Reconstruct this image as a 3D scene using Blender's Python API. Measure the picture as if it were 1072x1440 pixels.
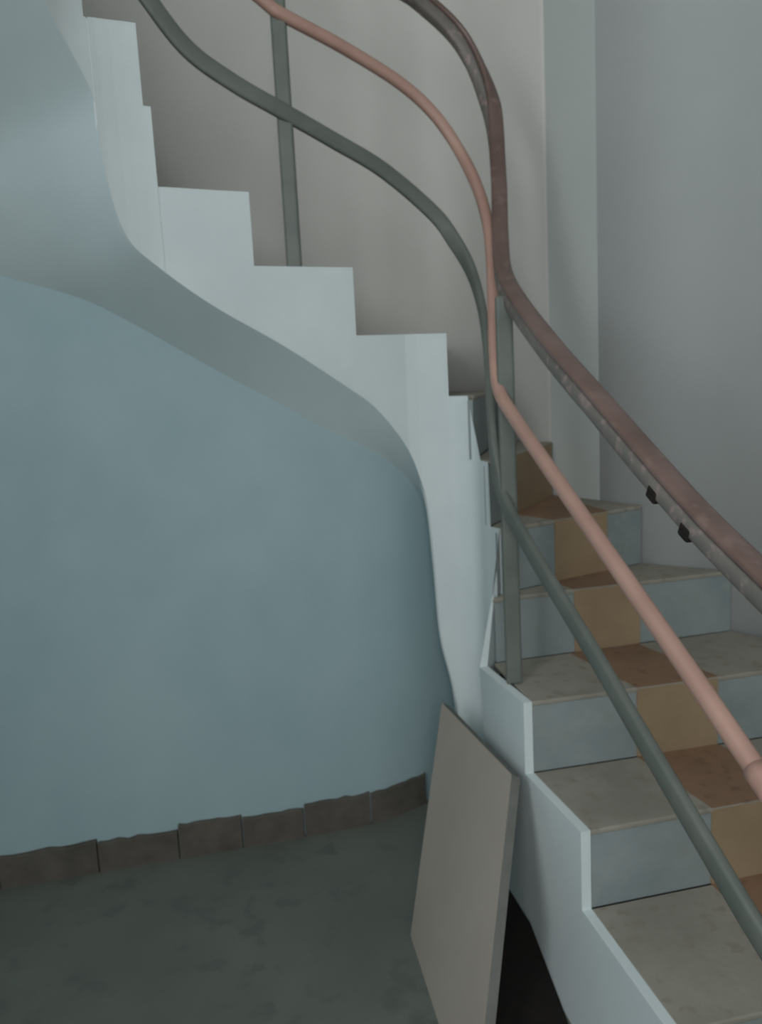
import bpy, bmesh, math, random
from mathutils import Vector, Matrix
random.seed(7)
for o in list(bpy.data.objects): bpy.data.objects.remove(o)
scene = bpy.context.scene
C = scene.collection

# ------------------------------------------------------------------ camera
EYE = 1.314
cam_d = bpy.data.cameras.new('camera'); cam = bpy.data.objects.new('camera', cam_d); C.objects.link(cam)
cam_d.sensor_fit = 'VERTICAL'; cam_d.sensor_height = 36.0; cam_d.sensor_width = 26.8
cam_d.lens = 36.0 * 1161 / 1440
cam_d.clip_start = 0.02
pt, rl = math.radians(9), math.radians(-3)
lv_r = Vector((1, 0, 0)); lv_u = Vector((0, math.sin(pt), math.cos(pt))); fw = Vector((0, math.cos(pt), -math.sin(pt)))
cr = math.cos(rl) * lv_r + math.sin(rl) * lv_u
cu = -math.sin(rl) * lv_r + math.cos(rl) * lv_u
cam.matrix_world = Matrix(((cr.x, cu.x, -fw.x, 0), (cr.y, cu.y, -fw.y, 0), (cr.z, cu.z, -fw.z, EYE), (0, 0, 0, 1)))
scene.camera = cam
cam_d.dof.use_dof = True; cam_d.dof.focus_distance = 0.75; cam_d.dof.aperture_fstop = 9.5   # the phone did not focus

# ------------------------------------------------------------------ world, daylight, exposure
w = bpy.data.worlds.new('world'); scene.world = w; w.use_nodes = True
bg = w.node_tree.nodes['Background']; bg.inputs[0].default_value = (0.80, 0.90, 1.0, 1); bg.inputs[1].default_value = 1.0
def area(name, loc, rot, sx, sy, power, col):
    l = bpy.data.lights.new(name, 'AREA'); l.shape = 'RECTANGLE'; l.size = sx; l.size_y = sy; l.energy = power; l.color = col
    o = bpy.data.objects.new(name, l); C.objects.link(o); o.location = loc; o.rotation_euler = rot
    return o
# daylight entering by the two landing windows, one behind the viewer and one in the left wall
area('front_window_daylight', (-0.30, -2.36, 2.45), (math.radians(90), 0, 0), 1.5, 1.7, 56, (0.97, 0.99, 1.0))
area('left_window_daylight', (-1.41, -1.15, 2.20), (math.radians(90), 0, math.radians(-90)), 1.5, 1.7, 80, (0.97, 0.99, 1.0))
scene.view_settings.view_transform = 'Standard'
scene.view_settings.look = 'None'
scene.view_settings.gamma = 1.0
scene.view_settings.use_curve_mapping = False
scene.view_settings.exposure = -0.24

# ------------------------------------------------------------------ materials
def new_mat(name):
    m = bpy.data.materials.new(name); m.use_nodes = True
    return m, m.node_tree.nodes, m.node_tree.links, m.node_tree.nodes['Principled BSDF']
def srgb(r, g, b):
    f = lambda c: (c / 255 / 12.92) if c / 255 <= 0.04045 else ((c / 255 + 0.055) / 1.055) ** 2.4
    return (f(r), f(g), f(b), 1)
def surf(name, c1, c2, scale=6.0, rough=0.85, bump=0.15, bscale=60.0, c3=None, spec=0.25, bdist=0.004, stretch=(1, 1, 1), metal=0.0, edge=(0.35, 0.65)):
    m, N, L, P = new_mat(name)
    tc = N.new('ShaderNodeTexCoord'); mp = N.new('ShaderNodeMapping'); mp.inputs['Scale'].default_value = stretch
    L.new(tc.outputs['Object'], mp.inputs['Vector'])
    n1 = N.new('ShaderNodeTexNoise'); n1.inputs['Scale'].default_value = scale; n1.inputs['Detail'].default_value = 6; n1.inputs['Roughness'].default_value = 0.6
    L.new(mp.outputs[0], n1.inputs['Vector'])
    r = N.new('ShaderNodeValToRGB'); L.new(n1.outputs['Fac'], r.inputs['Fac'])
    r.color_ramp.elements[0].position = edge[0]; r.color_ramp.elements[0].color = c1
    r.color_ramp.elements[1].position = edge[1]; r.color_ramp.elements[1].color = c2
    col = r.outputs['Color']
    if c3:
        n3 = N.new('ShaderNodeTexNoise'); n3.inputs['Scale'].default_value = scale * 4.3; n3.inputs['Detail'].default_value = 8
        L.new(mp.outputs[0], n3.inputs['Vector'])
        r3 = N.new('ShaderNodeValToRGB'); r3.color_ramp.elements[0].position = 0.56; r3.color_ramp.elements[1].position = 0.66
        r3.color_ramp.elements[0].color = (0, 0, 0, 1); r3.color_ramp.elements[1].color = (1, 1, 1, 1)
        L.new(n3.outputs['Fac'], r3.inputs['Fac'])
        mx = N.new('ShaderNodeMix'); mx.data_type = 'RGBA'
        L.new(r3.outputs['Color'], mx.inputs[0]); L.new(col, mx.inputs[6]); mx.inputs[7].default_value = c3
        col = mx.outputs[2]
    L.new(col, P.inputs['Base Color'])
    P.inputs['Roughness'].default_value = rough; P.inputs['Specular IOR Level'].default_value = spec; P.inputs['Metallic'].default_value = metal
    n2 = N.new('ShaderNodeTexNoise'); n2.inputs['Scale'].default_value = bscale; n2.inputs['Detail'].default_value = 5
    L.new(mp.outputs[0], n2.inputs['Vector'])
    b = N.new('ShaderNodeBump'); b.inputs['Strength'].default_value = bump; b.inputs['Distance'].default_value = bdist
    L.new(n2.outputs['Fac'], b.inputs['Height']); L.new(b.outputs[0], P.inputs['Normal'])
    return m
M = {}
M['blue_plaster'] = surf('blue_plaster', srgb(150, 173, 178), srgb(160, 181, 185), 2.5, bump=0.12, bscale=35)
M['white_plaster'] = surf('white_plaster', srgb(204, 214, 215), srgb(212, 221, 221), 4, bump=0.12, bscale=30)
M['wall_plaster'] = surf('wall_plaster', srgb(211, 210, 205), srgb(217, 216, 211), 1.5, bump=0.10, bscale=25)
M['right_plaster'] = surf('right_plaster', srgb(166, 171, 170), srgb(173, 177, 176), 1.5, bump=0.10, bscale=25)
M['trim_plaster'] = surf('trim_plaster', srgb(184, 191, 189), srgb(190, 196, 194), 1.5, bump=0.08, bscale=25)
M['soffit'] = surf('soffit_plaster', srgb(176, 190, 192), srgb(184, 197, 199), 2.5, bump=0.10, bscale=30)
M['floor'] = surf('dark_terrazzo', srgb(98, 103, 96), srgb(108, 113, 105), 3.0, rough=0.6, bump=0.05, bscale=80, c3=srgb(94, 99, 93), spec=0.3)
M['baseboard'] = surf('baseboard_stone', srgb(78, 74, 68), srgb(98, 93, 86), 9, rough=0.7, bump=0.3, bscale=50)
M['tread'] = surf('tread_stone', srgb(138, 135, 124), srgb(152, 148, 137), 7, rough=0.7, bump=0.2, bscale=60, c3=srgb(136, 130, 119))
M['riser'] = surf('riser_whitewash', srgb(126, 137, 137), srgb(144, 152, 152), 5, rough=0.8, bump=0.2, bscale=40, c3=srgb(138, 146, 143))
M['ochre'] = surf('ochre_riser_paint', srgb(144, 124, 100), srgb(156, 135, 108), 6, rough=0.8, bump=0.2, bscale=60)
M['ochre_tread'] = surf('ochre_tread_paint', srgb(128, 102, 82), srgb(140, 112, 90), 7, rough=0.75, bump=0.2, bscale=60, c3=srgb(122, 96, 76))
M['board'] = surf('board_face', srgb(154, 146, 137), srgb(162, 154, 145), 3, rough=0.8, bump=0.1, bscale=60)
M['board_edge'] = surf('board_raw_edge', srgb(120, 98, 86), srgb(140, 118, 104), 20, rough=0.9, bump=0.3, bscale=90)
M['board_top'] = surf('board_dusty_edge', srgb(104, 106, 102), srgb(120, 120, 115), 12, rough=0.9)
M['wood'] = surf('worn_handrail_wood', srgb(92, 74, 68), srgb(120, 98, 92), 5, rough=0.42, bump=0.15, bscale=30, c3=srgb(118, 98, 92), spec=0.5)
M['grey_iron'] = surf('grey_green_iron_paint', srgb(92, 99, 93), srgb(106, 111, 105), 8, rough=0.55, bump=0.15, bscale=60, spec=0.4)
M['band'] = surf('worn_handrail_band', srgb(100, 98, 93), srgb(116, 110, 105), 10, rough=0.5, bump=0.2, bscale=40, c3=srgb(136, 122, 118), spec=0.4)
M['copper'] = surf('copper_pink_paint', srgb(166, 132, 120), srgb(178, 144, 131), 8, rough=0.5, bump=0.1, bscale=50, spec=0.4)
M['dark'] = surf('dark_rusted_iron_and_shade', srgb(24, 22, 21), srgb(34, 28, 26), 20, rough=0.8)  # rusted iron of the brackets, also the shade painted behind the board
M['frame'] = surf('window_frame_paint', srgb(150, 150, 145), srgb(165, 165, 160), 8, rough=0.6)
gm, N_, L_, P_ = new_mat('window_glass'); P_.inputs['Base Color'].default_value = (0.95, 0.98, 1, 1); P_.inputs['Roughness'].default_value = 0.05; P_.inputs['Transmission Weight'].default_value = 1.0; P_.inputs['IOR'].default_value = 1.1
M['glass'] = gm

# ------------------------------------------------------------------ mesh helpers
def mesh_obj(name, verts, faces, mat, parent=None, smooth=False, kind=None, label=None, cat=None, bevel=0.0, fix=True):
    me = bpy.data.meshes.new(name); me.from_pydata([tuple(v) for v in verts], [], faces); me.update()
    if fix:
        bm = bmesh.new(); bm.from_mesh(me)
        bmesh.ops.remove_doubles(bm, verts=bm.verts, dist=1e-5)
        bmesh.ops.recalc_face_normals(bm, faces=bm.faces); bm.to_mesh(me); bm.free()
    me.materials.append(mat)
    if smooth:
        for p in me.polygons: p.use_smooth = True
    o = bpy.data.objects.new(name, me); C.objects.link(o)
    if bevel:
        b = o.modifiers.new('bevel', 'BEVEL'); b.width = bevel; b.segments = 2; b.limit_method = 'ANGLE'
    if parent: o.parent = parent
    if kind: o['kind'] = kind
    if label: o['label'] = label
    if cat: o['category'] = cat
    return o
def prism(name, poly, z0, z1, mat, **k):
    n = len(poly)
    v = [(x, y, z0) for x, y in poly] + [(x, y, z1) for x, y in poly]
    f = [list(range(n))[::-1], list(range(n, 2 * n))] + [[i, (i + 1) % n, n + (i + 1) % n, n + i] for i in range(n)]
    return mesh_obj(name, v, f, mat, **k)
def hexa(name, b, t, mat, **k):
    v = list(b) + list(t)
    f = [[3, 2, 1, 0], [4, 5, 6, 7], [0, 1, 5, 4], [1, 2, 6, 5], [2, 3, 7, 6], [3, 0, 4, 7]]
    return mesh_obj(name, v, f, mat, **k)
def wall_strip(name, pts, z0, z1, th, mat, **k):
    """vertical slab along a plan polyline, visible face on pts, thickness th to the left of travel"""
    pts = [Vector(p) for p in pts]; off = []
    for i, p in enumerate(pts):
        a = pts[max(i - 1, 0)]; b = pts[min(i + 1, len(pts) - 1)]
        d = (b - a).normalized(); off.append(p + Vector((-d.y, d.x)) * th)
    n = len(pts)
    zz = z1 if isinstance(z1, list) else [z1] * n
    v = [(p.x, p.y, z0) for p in pts] + [(p.x, p.y, zz[i]) for i, p in enumerate(pts)] + [(p.x, p.y, z0) for p in off] + [(p.x, p.y, zz[i]) for i, p in enumerate(off)]
    f = []
    for i in range(n - 1):
        f += [[i, i + 1, n + i + 1, n + i], [2 * n + i + 1, 2 * n + i, 3 * n + i, 3 * n + i + 1], [n + i, n + i + 1, 3 * n + i + 1, 3 * n + i], [i + 1, i, 2 * n + i, 2 * n + i + 1]]
    f += [[0, n, 3 * n, 2 * n], [n - 1, 3 * n - 1, 4 * n - 1, 2 * n - 1]]
    return mesh_obj(name, v, f, mat, **k)
def catmull(pts, per=8):
    P = [Vector(p) for p in pts]; P = [2 * P[0] - P[1]] + P + [2 * P[-1] - P[-2]]; out = []
    for i in range(1, len(P) - 2):
        p0, p1, p2, p3 = P[i - 1:i + 3]
        for j in range(per):
            t = j / per
            out.append(0.5 * ((2 * p1) + (p2 - p0) * t + (2 * p0 - 5 * p1 + 4 * p2 - p3) * t * t + (3 * p1 - p0 - 3 * p2 + p3) * t ** 3))
    out.append(P[-2]); return out
def sweep(name, path, section, mat, **k):
    """section: list of (side, up) offsets"""
    n = len(section); v = []; f = []
    for i, p in enumerate(path):
        t = (path[min(i + 1, len(path) - 1)] - path[max(i - 1, 0)]).normalized()
        a = path[min(i + 3, len(path) - 1)] - path[max(i - 3, 0)]
        s = Vector((a.y, -a.x, 0)).normalized(); s = (s - t * s.dot(t)).normalized(); u = s.cross(t)
        v += [p + s * a_ + u * b_ for a_, b_ in section]
    for i in range(len(path) - 1):
        for j in range(n):
            q = (j + 1) % n; f.append([i * n + j, i * n + q, (i + 1) * n + q, (i + 1) * n + j])
    f += [list(range(n))[::-1], list(range((len(path) - 1) * n, len(path) * n))]
    return mesh_obj(name, v, f, mat, smooth=True, **k)
def oval(w, h, cx=0, cy=0, n=14, e=0.7):
    out = []
    for i in range(n):
        a = 2 * math.pi * i / n; c, s = math.cos(a), math.sin(a)
        out.append((cx + w / 2 * math.copysign(abs(c) ** e, c), cy + h / 2 * math.copysign(abs(s) ** e, s)))
    return out

H = 0.18
TOP = 4.6
FL = -0.035   # hall floor, a little below the foot of the first riser
# ------------------------------------------------------------------ setting
RIGHT = [(0.60, 2.80), (0.80, 2.485), (1.01, 2.33), (1.24, 2.06), (1.45, 1.84), (1.66, 1.50), (1.80, 1.00), (1.90, -2.40)]
BACK = [(-1.45, 2.40), (-0.37, 2.94), (-0.10, 3.07), (0.06, 3.14), (0.17, 3.175), (0.27, 3.17), (0.36, 3.12), (0.43, 3.04), (0.50, 2.94), (0.60, 2.80)]
prism('floor', [(-1.6, -2.5), (2.05, -2.5), (2.05, 3.5), (-1.6, 3.5)], FL - 0.1, FL, M['floor'], kind='structure')
prism('ceiling', [(-1.6, -2.5), (2.05, -2.5), (2.05, 3.5), (-1.6, 3.5)], TOP, TOP + 0.1, M['wall_plaster'], kind='structure')
BACK = [p.xy for p in catmull([(x, y, 0) for x, y in BACK], 6)]
wall_strip('wall_back', BACK, FL, TOP, 0.1, M['wall_plaster'], kind='structure', smooth=True)
RS = [p.xy for p in catmull([(x, y, 0) for x, y in RIGHT], 6)]
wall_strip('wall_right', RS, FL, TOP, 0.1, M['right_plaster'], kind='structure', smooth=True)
wall_strip('trim_1', [(.592, 2.800), (.648, 2.710), (.703, 2.622)], H * 5, TOP, 0.02, M['trim_plaster'], kind='structure')
# front wall behind the viewer and left wall, each with a landing window
def boxm(name, x0, x1, y0, y1, z0, z1, mat, **k):
    return prism(name, [(x0, y0), (x1, y0), (x1, y1), (x0, y1)], z0, z1, mat, **k)
def window_wall(name, wname, along, face, back, a0, a1, w0, w1, z0, z1):
    pt3 = (lambda a, d, z: (a, d, z)) if along == 'x' else (lambda a, d, z: (d, a, z))
    v = [(a0, FL), (a1, FL), (a1, TOP), (a0, TOP), (w0, z0), (w1, z0), (w1, z1), (w0, z1)]
    vv = [pt3(a, face, z) for a, z in v] + [pt3(a, back, z) for a, z in v]; ff = []
    for i in range(4):
        j = (i + 1) % 4
        ff += [[i, j, 4 + j, 4 + i], [8 + j, 8 + i, 12 + i, 12 + j], [4 + i, 4 + j, 12 + j, 12 + i], [j, i, 8 + i, 8 + j]]
    mesh_obj(name, vv, ff, M['wall_plaster'] if along == 'x' else M['blue_plaster'], kind='structure')
    we = bpy.data.objects.new(wname, None); C.objects.link(we); we['kind'] = 'structure'
    m = (w0 + w1) / 2; d0, d1 = sorted((face + (back - face) * .45, face + (back - face) * .85))
    def bar(nm, a, b, c, d, e0, e1, mat):
        if along == 'x': boxm(nm, a, b, e0, e1, c, d, mat, parent=we)
        else: boxm(nm, e0, e1, a, b, c, d, mat, parent=we)
    for (a, b, c, d) in ((w0, w0 + .05, z0, z1), (w1 - .05, w1, z0, z1), (w0 + .05, w1 - .05, z0, z0 + .05), (w0 + .05, w1 - .05, z1 - .05, z1), (m - .025, m + .025, z0 + .05, z1 - .05)):
        bar('window_frame', a, b, c, d, d0, d1, M['frame'])
    dm = (d0 + d1) / 2
    for a, b in ((w0 + .05, m - .025), (m + .025, w1 - .05)):
        bar('window_pane', a, b, z0 + .05, z1 - .05, dm - .003, dm + .003, M['glass'])
window_wall('wall_front', 'window_1', 'x', -2.40, -2.52, -1.45, 1.90, -1.10, 0.50, 1.55, 3.35)
window_wall('wall_left', 'window_2', 'y', -1.45, -1.57, -2.40, 2.40, -1.95, -0.35, 1.30, 3.10)

# wall under the upper flight
WALL = [(-1.45, 2.075), (-1.10, 2.145), (-0.62, 2.25), (-0.25, 2.335), (-0.10, 2.375), (0.0, 2.42), (0.09, 2.485), (0.15, 2.545), (0.25, 2.66)]
wz = [1.76, 1.69, 1.52, 1.28, 1.20, 1.12, 1.04, 0.95, 0.9]
def wall_y(x):
    for (a, b), (c, d) in zip(WALL, WALL[1:]):
        if a <= x <= c: return b + (d - b) * (x - a) / (c - a)
    return WALL[-1][1]
wall_strip('wall_under_stairs', WALL, FL, [z + 0.08 for z in wz], 0.06, M['blue_plaster'], kind='structure', smooth=True).data.set_sharp_from_angle(angle=math.radians(50))
# skirting tiles along it, uneven where the wall paint runs over them
bb = bpy.data.objects.new('baseboard_left', None); C.objects.link(bb); bb['kind'] = 'structure'
edges = [-1.45, -1.12, -0.86, -0.64, -0.46, -0.28, -0.08, 0.10]
hts = [0.062, 0.060, 0.054, 0.068, 0.056, 0.066, 0.064]
for (x0, x1), hh in zip(zip(edges, edges[1:]), hts):
    n = 9; v = []; f = []
    for i in range(n):
        x = x0 + 0.002 + (x1 - x0 - 0.004) * i / (n - 1); y = wall_y(x); z = hh + random.uniform(-.004, .004)
        v += [(x, y - .014, FL), (x, y - .014, z - .003), (x + .0003, y - .008, z), (x, y - 0.0005, z), (x, y - 0.0005, FL)]
    for i in range(n - 1):
        for j in range(5):
            q = (j + 1) % 5; f.append([i * 5 + j, i * 5 + q, (i + 1) * 5 + q, (i + 1) * 5 + j])
    f += [[4, 3, 2, 1, 0], [(n - 1) * 5 + j for j in range(5)]]
    mesh_obj('skirting_tile', v, f, M['baseboard'], parent=bb)

# near-black sheet: painted shade on the floor between board and stairs
prism('gap_shade', [(.135, 1.15), (.352, 1.15), (.334, 1.57), (.317, 1.862), (.262, 2.125), (.20, 2.12), (.16, 1.6)], FL, FL + 0.003, M['dark'], kind='structure')

# ------------------------------------------------------------------ staircase
stair = bpy.data.objects.new('staircase', None); C.objects.link(stair); stair.location = (0, 0, 0)
stair['label'] = 'winding masonry staircase with white stepped side, brown treads and ochre middle strip'
stair['category'] = 'staircase'
# inner corner of each riser: F = front of level k, B = back of level k
F = {1: (.45, 1.26), 2: (.383, 1.60), 3: (.315, 1.868), 4: (.288, 2.172), 5: (.318, 2.205), 6: (.298, 2.25), 7: (.262, 2.36), 8: (.215, 2.43), 9: (-.042, 2.300), 10: (-.29, 2.177), 11: (-.493, 2.078), 12: (-.508, 2.066), 13: (-.612, 2.018), 14: (-.65, 1.90), 15: (-.68, 1.68), 16: (-.70, 1.44), 17: (-.72, 1.20)}
B = {1: (.383, 1.595), 2: (.315, 1.86), 3: (.244, 2.13), 4: (.292, 2.19), 5: (.302, 2.24), 6: (.285, 2.30), 7: (.222, 2.42), 8: (-.040, 2.301), 9: (-.288, 2.178), 10: (-.491, 2.079), 11: (-.506, 2.067), 12: (-.610, 2.019), 13: (-.65, 1.902), 14: (-.68, 1.682), 15: (-.70, 1.442), 16: (-.72, 1.202)}
O = {1: (1.64, 1.50), 2: (1.445, 1.835), 3: (1.235, 2.055), 4: (1.005, 2.325), 5: (.795, 2.48), 6: (.595, 2.797), 7: (.445, 3.01), 8: (.265, 3.165), 9: (-.37, 2.935), 10: (-.62, 2.81), 11: (-.83, 2.705), 12: (-1.12, 2.56), 13: (-1.445, 2.30), 14: (-1.445, 1.90), 15: (-1.445, 1.68), 16: (-1.445, 1.44), 17: (-1.445, 1.20)}
V2 = lambda p: Vector((p[0], p[1]))
for k in B:
    if (V2(B[k]) - V2(F[k + 1])).length < .014: B[k] = F[k + 1]   # risers stand upright
# stringer columns: (top plan, ztop, bottom plan, zbottom, level for the inward direction)
cols = []
def col(p, z, bp, zb, k): cols.append((V2(p), z, V2(bp), zb, k))
base = {1: ((.40, 1.25), (.335, 1.575)), 2: ((.335, 1.575), (.318, 1.866)), 3: ((.318, 1.866), (.26, 2.13))}
for k in range(1, 8):
    bf, bb_ = base.get(k, (F[k], B[k]))
    col(F[k], k * H, bf, FL, k); col(B[k], k * H, bb_, FL, k)
flight = [((.215, 2.43), .12), ((.198, 2.421), .355), ((.164, 2.404), .533), ((.152, 2.398), .755), ((.14, 2.392), .928), ((.117, 2.380), 1.036), ((.079, 2.361), 1.132), ((.003, 2.323), 1.238), ((-.072, 2.286), 1.301), ((-.23, 2.207), 1.417), ((-.393, 2.127), 1.522), ((-.508, 2.066), 1.615), ((-.566, 2.040), 1.679), ((-.593, 2.027), 1.782), ((-.604, 2.022), 1.891), ((-.611, 2.0185), 2.0), ((-.65, 1.90), 2.13), ((-.68, 1.68), 2.30), ((-.70, 1.44), 2.48), ((-.72, 1.20), 2.66)]
fine = catmull([(p[0], p[1], z) for p, z in flight], 6)
def e_at(i): return fine[i]
def arc_key(p):  # nearest station on the lower edge
    best = min(range(len(fine) - 1), key=lambda i: (fine[i].xy - V2(p)).length + (fine[i + 1].xy - V2(p)).length)
    a, b = fine[best], fine[best + 1]; d = (b - a).xy; t = 0 if d.length < 1e-6 else max(0, min(1, (V2(p) - a.xy).dot(d) / d.length_squared))
    return best + t, a.z + (b.z - a.z) * t
st = []
for i, q in enumerate(fine): st.append((i, q.x, q.y, q.z, None))
for k in range(8, 17):
    for (p, side) in ((F[k], 'F'), (B[k], 'B')):
        s_, z_ = arc_key(p); st.append((s_, p[0], p[1], z_, (k, side)))
st.sort(key=lambda r: (r[0], 0 if r[4] is None else r[4][0] + (0.5 if r[4][1] == 'B' else 0)))
lev = 8
seen_start = False
for s_, x, y, z, tagk in st:
    if tagk: lev = tagk[0]
    if tagk is None or True: col((x, y), lev * H, (x, y), z, lev)
TH = 0.022
def inward(k): k = min(k, 16); return (0.3 if 4 <= k <= 7 or k >= 11 else 1.0) * ((V2(O[k]) + V2(O[k + 1])) / 2 - (V2(F[k]) + V2(B[k])) / 2).normalized() * TH
# one plan normal for each station of the inner curve
PN = []
for i, c in enumerate(cols):
    a = next((cols[m][0] for m in range(i - 1, -1, -1) if (cols[m][0] - c[0]).length > .14), c[0])
    b = next((cols[m][0] for m in range(i + 1, len(cols)) if (cols[m][0] - c[0]).length > .14), c[0])
    d = (b - a).normalized(); nn = Vector((-d.y, d.x)); PN.append(-nn if nn.dot(inward(c[4])) > 0 else nn)
v = []; f = []; vn = []
def face(ps, ns):
    f.append(list(range(len(v), len(v) + len(ps)))); v.extend(ps); vn.extend(ns)
def flat(ps):
    n_ = (Vector(ps[1]) - Vector(ps[0])).cross(Vector(ps[2]) - Vector(ps[0]))
    n_ = n_.normalized() if n_.length > 1e-9 else Vector((0, 0, 1)); face(ps, [n_] * len(ps))
P3 = lambda p, z: (p.x, p.y, z)
for i in range(len(cols) - 1):
    (p, z, q, zb, k), (p2, z2, q2, zb2, k2) = cols[i], cols[i + 1]
    n1, n2 = PN[i].to_3d(), PN[i + 1].to_3d(); w1, w2 = inward(k), inward(k2)
    slant = (p - p2).length > 1e-4
    if slant or (q - q2).length > 1e-4:
        if k <= 3 and k2 == k:   # lower flight: upright by one riser, then battered down to the floor
            zm = (k - 1) * H; tm = H / (k * H - FL)
            ma = p if k > 1 else p.lerp(q, tm); mb = p2.lerp(q2, tm)
            face([P3(p, z), P3(p2, z2), P3(mb, zm), P3(ma, zm)], [n1, n2, n2, n1])
            face([P3(ma, zm), P3(mb, zm), P3(q2, zb2), P3(q, zb)], [n1, n2, n2, n1])
        else:
            face([P3(p, z), P3(p2, z2), P3(q2, zb2), P3(q, zb)], [n1, n2, n2, n1])
        if k <= 3 and k2 == k:
            flat([P3(p + w1, z), P3(ma + w1, zm), P3(mb + w2, zm), P3(p2 + w2, z2)])
            flat([P3(ma + w1, zm), P3(q + w1, zb), P3(q2 + w2, zb2), P3(mb + w2, zm)])
        else:
            flat([P3(p + w1, z), P3(q + w1, zb), P3(q2 + w2, zb2), P3(p2 + w2, z2)])
        if k < 8: flat([P3(q, zb), P3(q + w1, zb), P3(q2 + w2, zb2), P3(q2, zb2)])
    if abs(z - z2) > .01 and not slant:
        flat([P3(p, z), P3(p + w1, z), P3(p2 + w2, z2), P3(p2, z2)])
    else:
        flat([P3(p, z), P3(p2, z2), P3(p2 + w2, z2), P3(p + w1, z)])
for c in (cols[0], cols[-1]):
    w1 = inward(c[4]); flat([P3(c[0], c[1]), P3(c[0] + w1, c[1]), P3(c[2] + w1, c[3]), P3(c[2], c[3])])
sg = mesh_obj('stringer', v, f, M['white_plaster'], parent=stair, smooth=True, fix=False)
sg['label'] = 'white plastered stepped side face'
sg.data.normals_split_custom_set_from_vertices([tuple(x) for x in vn])

# soffit: plaster coving from the wall out to the lower edge of the stringer
E_ = [(.206, 2.426, .0), (.198, 2.421, .355), (.164, 2.404, .533), (.152, 2.398, .755), (.14, 2.392, .928), (.117, 2.380, 1.036), (.079, 2.361, 1.132), (.003, 2.323, 1.238), (-.072, 2.286, 1.301), (-.23, 2.207, 1.417), (-.393, 2.127, 1.522), (-.508, 2.066, 1.615), (-.566, 2.040, 1.679), (-.593, 2.027, 1.782), (-.604, 2.022, 1.891), (-.611, 2.0185, 2.0), (-.65, 1.90, 2.13), (-.68, 1.68, 2.30), (-.70, 1.44, 2.48), (-.72, 1.20, 2.66)]
W_ = [(.222, -.02), (.212, .33), (.176, .52), (.162, .74), (.148, .90), (.105, .99), (.05, 1.06), (-.045, 1.13), (-.15, 1.19), (-.30, 1.285), (-.46, 1.385), (-.62, 1.49), (-.74, 1.56), (-.88, 1.61), (-1.08, 1.67), (-1.44, 1.75)]
W3 = [(x, wall_y(x) + 0.001, z) for x, z in W_] + [(-1.449, 1.86, 1.93), (-1.449, 1.65, 2.12), (-1.449, 1.42, 2.32), (-1.449, 1.18, 2.52)]
Es = catmull(E_, 6); Ws = catmull(W3, 6)
R = 10; v = []; f = []
for a, b in zip(Es, Ws):
    for j in range(R + 1):
        t = j / R; q = a.lerp(b, t)
        if q.x > -1.44: q.y = min(q.y, wall_y(q.x) + 0.001)
        v.append(q)
for i in range(len(Es) - 1):
    for j in range(R):
        a = i * (R + 1) + j; f.append([a, a + 1, a + R + 2, a + R + 1])
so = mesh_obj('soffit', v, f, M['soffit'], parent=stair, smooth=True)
so['label'] = 'shaded off-white plaster coving under the upper flight'

def inset(p, o, d): p, o = V2(p), V2(o); return p + (o - p).normalized() * d
def on_line(k, fr):  # point on riser line at fraction
    return V2(F[k]).lerp(V2(O[k]), fr)
FR = {1: (.26, .48), 2: (.285, .525), 3: (.315, .55), 4: (.345, .61), 5: (.38, .74), 6: (.34, .97)}
CAP = 0.012
for k in range(1, 17):
    z = k * H
    i0, i1 = inset(F[k], O[k], 0.004), inset(B[k], O[k + 1], 0.004)
    o0, o1 = V2(O[k]), V2(O[k + 1])
    nf = (V2(B[k - 1]) + V2(F[k])) / 2 if k > 1 else V2(F[1])
    i0 = inset(nf, O[k], TH); i1 = inset((V2(B[k]) + V2(F[k + 1])) / 2, O[k + 1], TH)
    tr = prism('tread', [tuple(i0), tuple(o0), tuple(o1), tuple(i1)], z - CAP, z, M['tread'], parent=stair, bevel=0.003)
    # riser slab
    bk = (V2(B[k - 1]) + V2(F[k])) / 2 if k > 1 else V2(F[1])
    rb = rt = inset(bk, O[k], .03 if k == 4 else (.016 if 5 <= k <= 8 else TH * .6))
    d = (o0 - rt).normalized(); nrm = Vector((-d.y, d.x))
    up = (V2(O[k + 1]) + V2(B[k])) / 2 - (o0 + rt) / 2
    if nrm.dot(up) < 0: nrm = -nrm
    e = 0.003; th = 0.015
    z0, z1 = ((k - 1) * H if k > 1 else FL), z - CAP
    quad = lambda a, c, zz: [(*(a + nrm * e), zz), (*(c + nrm * e), zz), (*(c + nrm * (e + th)), zz), (*(a + nrm * (e + th)), zz)]
    rs = hexa('riser', quad(rb, o0, z0), quad(rt, o0, z1), M['riser'], parent=stair)
    if k in FR:
        a, c = bk.lerp(o0, FR[k][0]), bk.lerp(o0, FR[k][1])
        a0, c0 = a, c
        rows = lambda a, c, zz: [(*(a - nrm * .001), zz), (*(c - nrm * .001), zz), (*(c + nrm * e), zz), (*(a + nrm * e), zz)]
        s_ = hexa('riser_strip', rows(a0, c0, z0), rows(a, c, z1 + .008), M['ochre'], parent=rs)
        s_['label'] = 'ochre painted middle of riser'
        if k + 1 in FR:
            a2, c2 = on_line(k + 1, FR[k + 1][0]), on_line(k + 1, FR[k + 1][1])
            a2, c2 = V2(B[k]).lerp(o1, FR[k + 1][0]), V2(B[k]).lerp(o1, FR[k + 1][1])
            t_ = prism('tread_strip', [tuple(a), tuple(c), tuple(c2), tuple(a2)], z, z + 0.002, M['ochre_tread'], parent=tr)
            t_['label'] = 'rust brown middle of tread'

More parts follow.
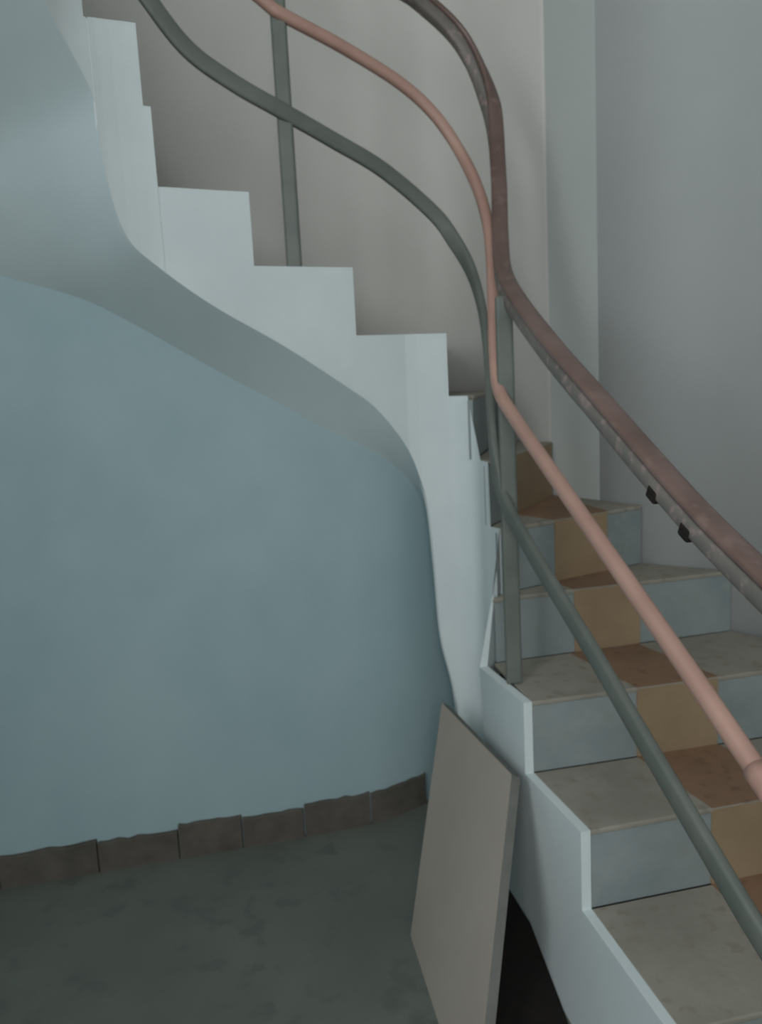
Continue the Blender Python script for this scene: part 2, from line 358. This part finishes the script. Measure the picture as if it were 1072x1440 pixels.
# ------------------------------------------------------------------ railing
rail = bpy.data.objects.new('stair_railing', None); C.objects.link(rail)
rail['label'] = 'iron stair railing with worn wooden handrail, pink copper middle bar and grey lower bar'
rail['category'] = 'railing'
hand = [(-.735, 1.2, 3.74), (-.705, 1.55, 3.46), (-.665, 1.88, 3.16), (-.57, 2.07, 2.93), (-.40, 2.155, 2.78), (-.16, 2.27, 2.60), (0.063, 2.36, 2.382), (0.176, 2.42, 2.325), (0.291, 2.45, 2.223), (0.36, 2.42, 2.044), (0.362, 2.33, 1.837), (0.343, 2.2, 1.651), (0.329, 2.08, 1.549), (0.337, 1.94, 1.468), (0.364, 1.68, 1.346), (0.403, 1.51, 1.25), (0.463, 1.25, 1.103), (0.499, 1.085, 1.026), (0.529, 0.96, 0.972)]
mid = [(-.735, 1.2, 3.40), (-.705, 1.55, 3.12), (-.67, 1.88, 2.80), (-.58, 2.065, 2.60), (-.40, 2.16, 2.40), (-0.228, 2.24, 2.268), (-0.179, 2.26, 2.238), (-0.04, 2.33, 2.185), (0.108, 2.4, 2.114), (0.203, 2.43, 2.037), (0.269, 2.43, 1.94), (0.309, 2.38, 1.832), (0.324, 2.3, 1.723), (0.321, 2.22, 1.62), (0.308, 2.12, 1.485), (0.298, 2.05, 1.361), (0.298, 2.0, 1.279), (0.319, 1.91, 1.214), (0.361, 1.69, 1.102), (0.464, 1.25, 0.852), (0.506, 1.085, 0.751), (0.539, 0.96, 0.681)]
low = [(-.735, 1.2, 3.14), (-.71, 1.55, 2.85), (-.68, 1.86, 2.55), (-0.538, 2.08, 2.322), (-0.484, 2.12, 2.23), (-0.409, 2.16, 2.132), (-0.308, 2.2, 2.063), (-0.202, 2.25, 2.011), (-0.073, 2.32, 1.95), (0.057, 2.38, 1.882), (0.192, 2.43, 1.773), (0.248, 2.42, 1.691), (0.284, 2.37, 1.605), (0.299, 2.28, 1.5), (0.298, 2.19, 1.384), (0.29, 2.1, 1.239), (0.289, 2.04, 1.118), (0.301, 2.0, 1.017), (0.333, 1.84, 0.923), (0.394, 1.55, 0.78), (0.434, 1.37, 0.681), (0.48, 1.17, 0.57), (0.506, 1.08, 0.512), (0.542, 0.97, 0.444)]
hp = catmull(hand, 10)
hr = sweep('handrail', hp, oval(.042, .018, 0, .017), M['wood'], parent=rail)
hr['label'] = 'worn dark brown wooden handrail'
sweep('iron_band', hp, oval(.039, .035, 0, -.007, e=.55), M['band'], parent=hr)
mp_ = catmull(mid, 10)
mr = sweep('middle_rail', mp_, oval(.030, .032, e=.8), M['copper'], parent=rail); mr['label'] = 'pink copper coloured middle bar'
ij = min(range(len(mp_)), key=lambda j: abs(mp_[j].y - 1.082) + (1 if mp_[j].z > 1 else 0))
sweep('rail_joint', mp_[ij:ij + 4], oval(.037, .039, e=.8), M['copper'], parent=mr)
lp_ = catmull(low, 10)
lr = sweep('lower_rail', lp_, oval(.020, .042, e=.5), M['grey_iron'], parent=rail); lr['label'] = 'grey green lower bar'
def post(x, y, z0, z1, w_=.040, d_=.022, lean=0):
    o = hexa('post', [(x - w_ / 2, y - d_ / 2, z0), (x + w_ / 2, y - d_ / 2, z0), (x + w_ / 2, y + d_ / 2, z0), (x - w_ / 2, y + d_ / 2, z0)],
             [(x + lean - w_ / 2, y - d_ / 2, z1), (x + lean + w_ / 2, y - d_ / 2, z1), (x + lean + w_ / 2, y + d_ / 2, z1), (x + lean - w_ / 2, y + d_ / 2, z1)], M['grey_iron'], parent=rail, bevel=.006)
    return o
post(-0.195, 2.265, 9 * H, 2.60)
post(0.315, 2.0, 3 * H, 1.498)
post(0.528, .965, FL, 0.960)
# brackets where the band is broken under the handrail
for q in ((0.451, 1.29, 1.12), (0.454, 1.22, 1.078)):
    i = min(range(len(hp)), key=lambda j: (hp[j] - Vector(q)).length)
    p = hp[i]; t = (hp[i + 1] - hp[i - 1]).normalized(); s = Vector((t.y, -t.x, 0)).normalized(); u = s.cross(t)
    vs = [p + t * a * .014 + s * b * .021 + u * (c_) for c_ in (-.029, -.006) for a, b in ((-1, -1), (1, -1), (1, 1), (-1, 1))]
    hexa('bracket', vs[:4], vs[4:], M['dark'], parent=hr, bevel=.004)

# ------------------------------------------------------------------ leaning board
BL, BR, TR, TL = Vector((.018, 1.844, FL)), Vector((.108, 1.30, FL)), Vector((.272, 1.80, .395)), Vector((.145, 2.24, .40))
n = 8; v = []; f = []
nb = (TR - BL).cross(TL - BR).normalized()
if nb.x > 0: nb = -nb
TB = 0.024
for s in (0, 1):
    for i in range(n + 1):
        for j in range(n + 1):
            a, b = i / n, j / n
            q = (BL.lerp(BR, a)).lerp(TL.lerp(TR, a), b) - nb * TB * s
            if b == 0: q.z = FL
            v.append(q)
m_ = (n + 1) ** 2
for i in range(n):
    for j in range(n):
        a = i * (n + 1) + j; f += [[a, a + 1, a + n + 2, a + n + 1], [m_ + a, m_ + a + n + 1, m_ + a + n + 2, m_ + a + 1]]
rim = [(i, 0) for i in range(n)] + [(n, j) for j in range(n)] + [(i, n) for i in range(n, 0, -1)] + [(0, j) for j in range(n, 0, -1)]
for (a, b), (c, d) in zip(rim, rim[1:] + rim[:1]):
    p, q = a * (n + 1) + b, c * (n + 1) + d; f.append([p, q, m_ + q, m_ + p])
bd = mesh_obj('board', v, f, M['board'], label='beige flat board leaning against the white side of the stairs', cat='board')
bd.data.materials.append(M['board_edge']); bd.data.materials.append(M['board_top'])
for p in bd.data.polygons:
    if abs(p.normal.dot(nb)) < 0.7: p.material_index = 2 if p.normal.z > 0.3 else 1
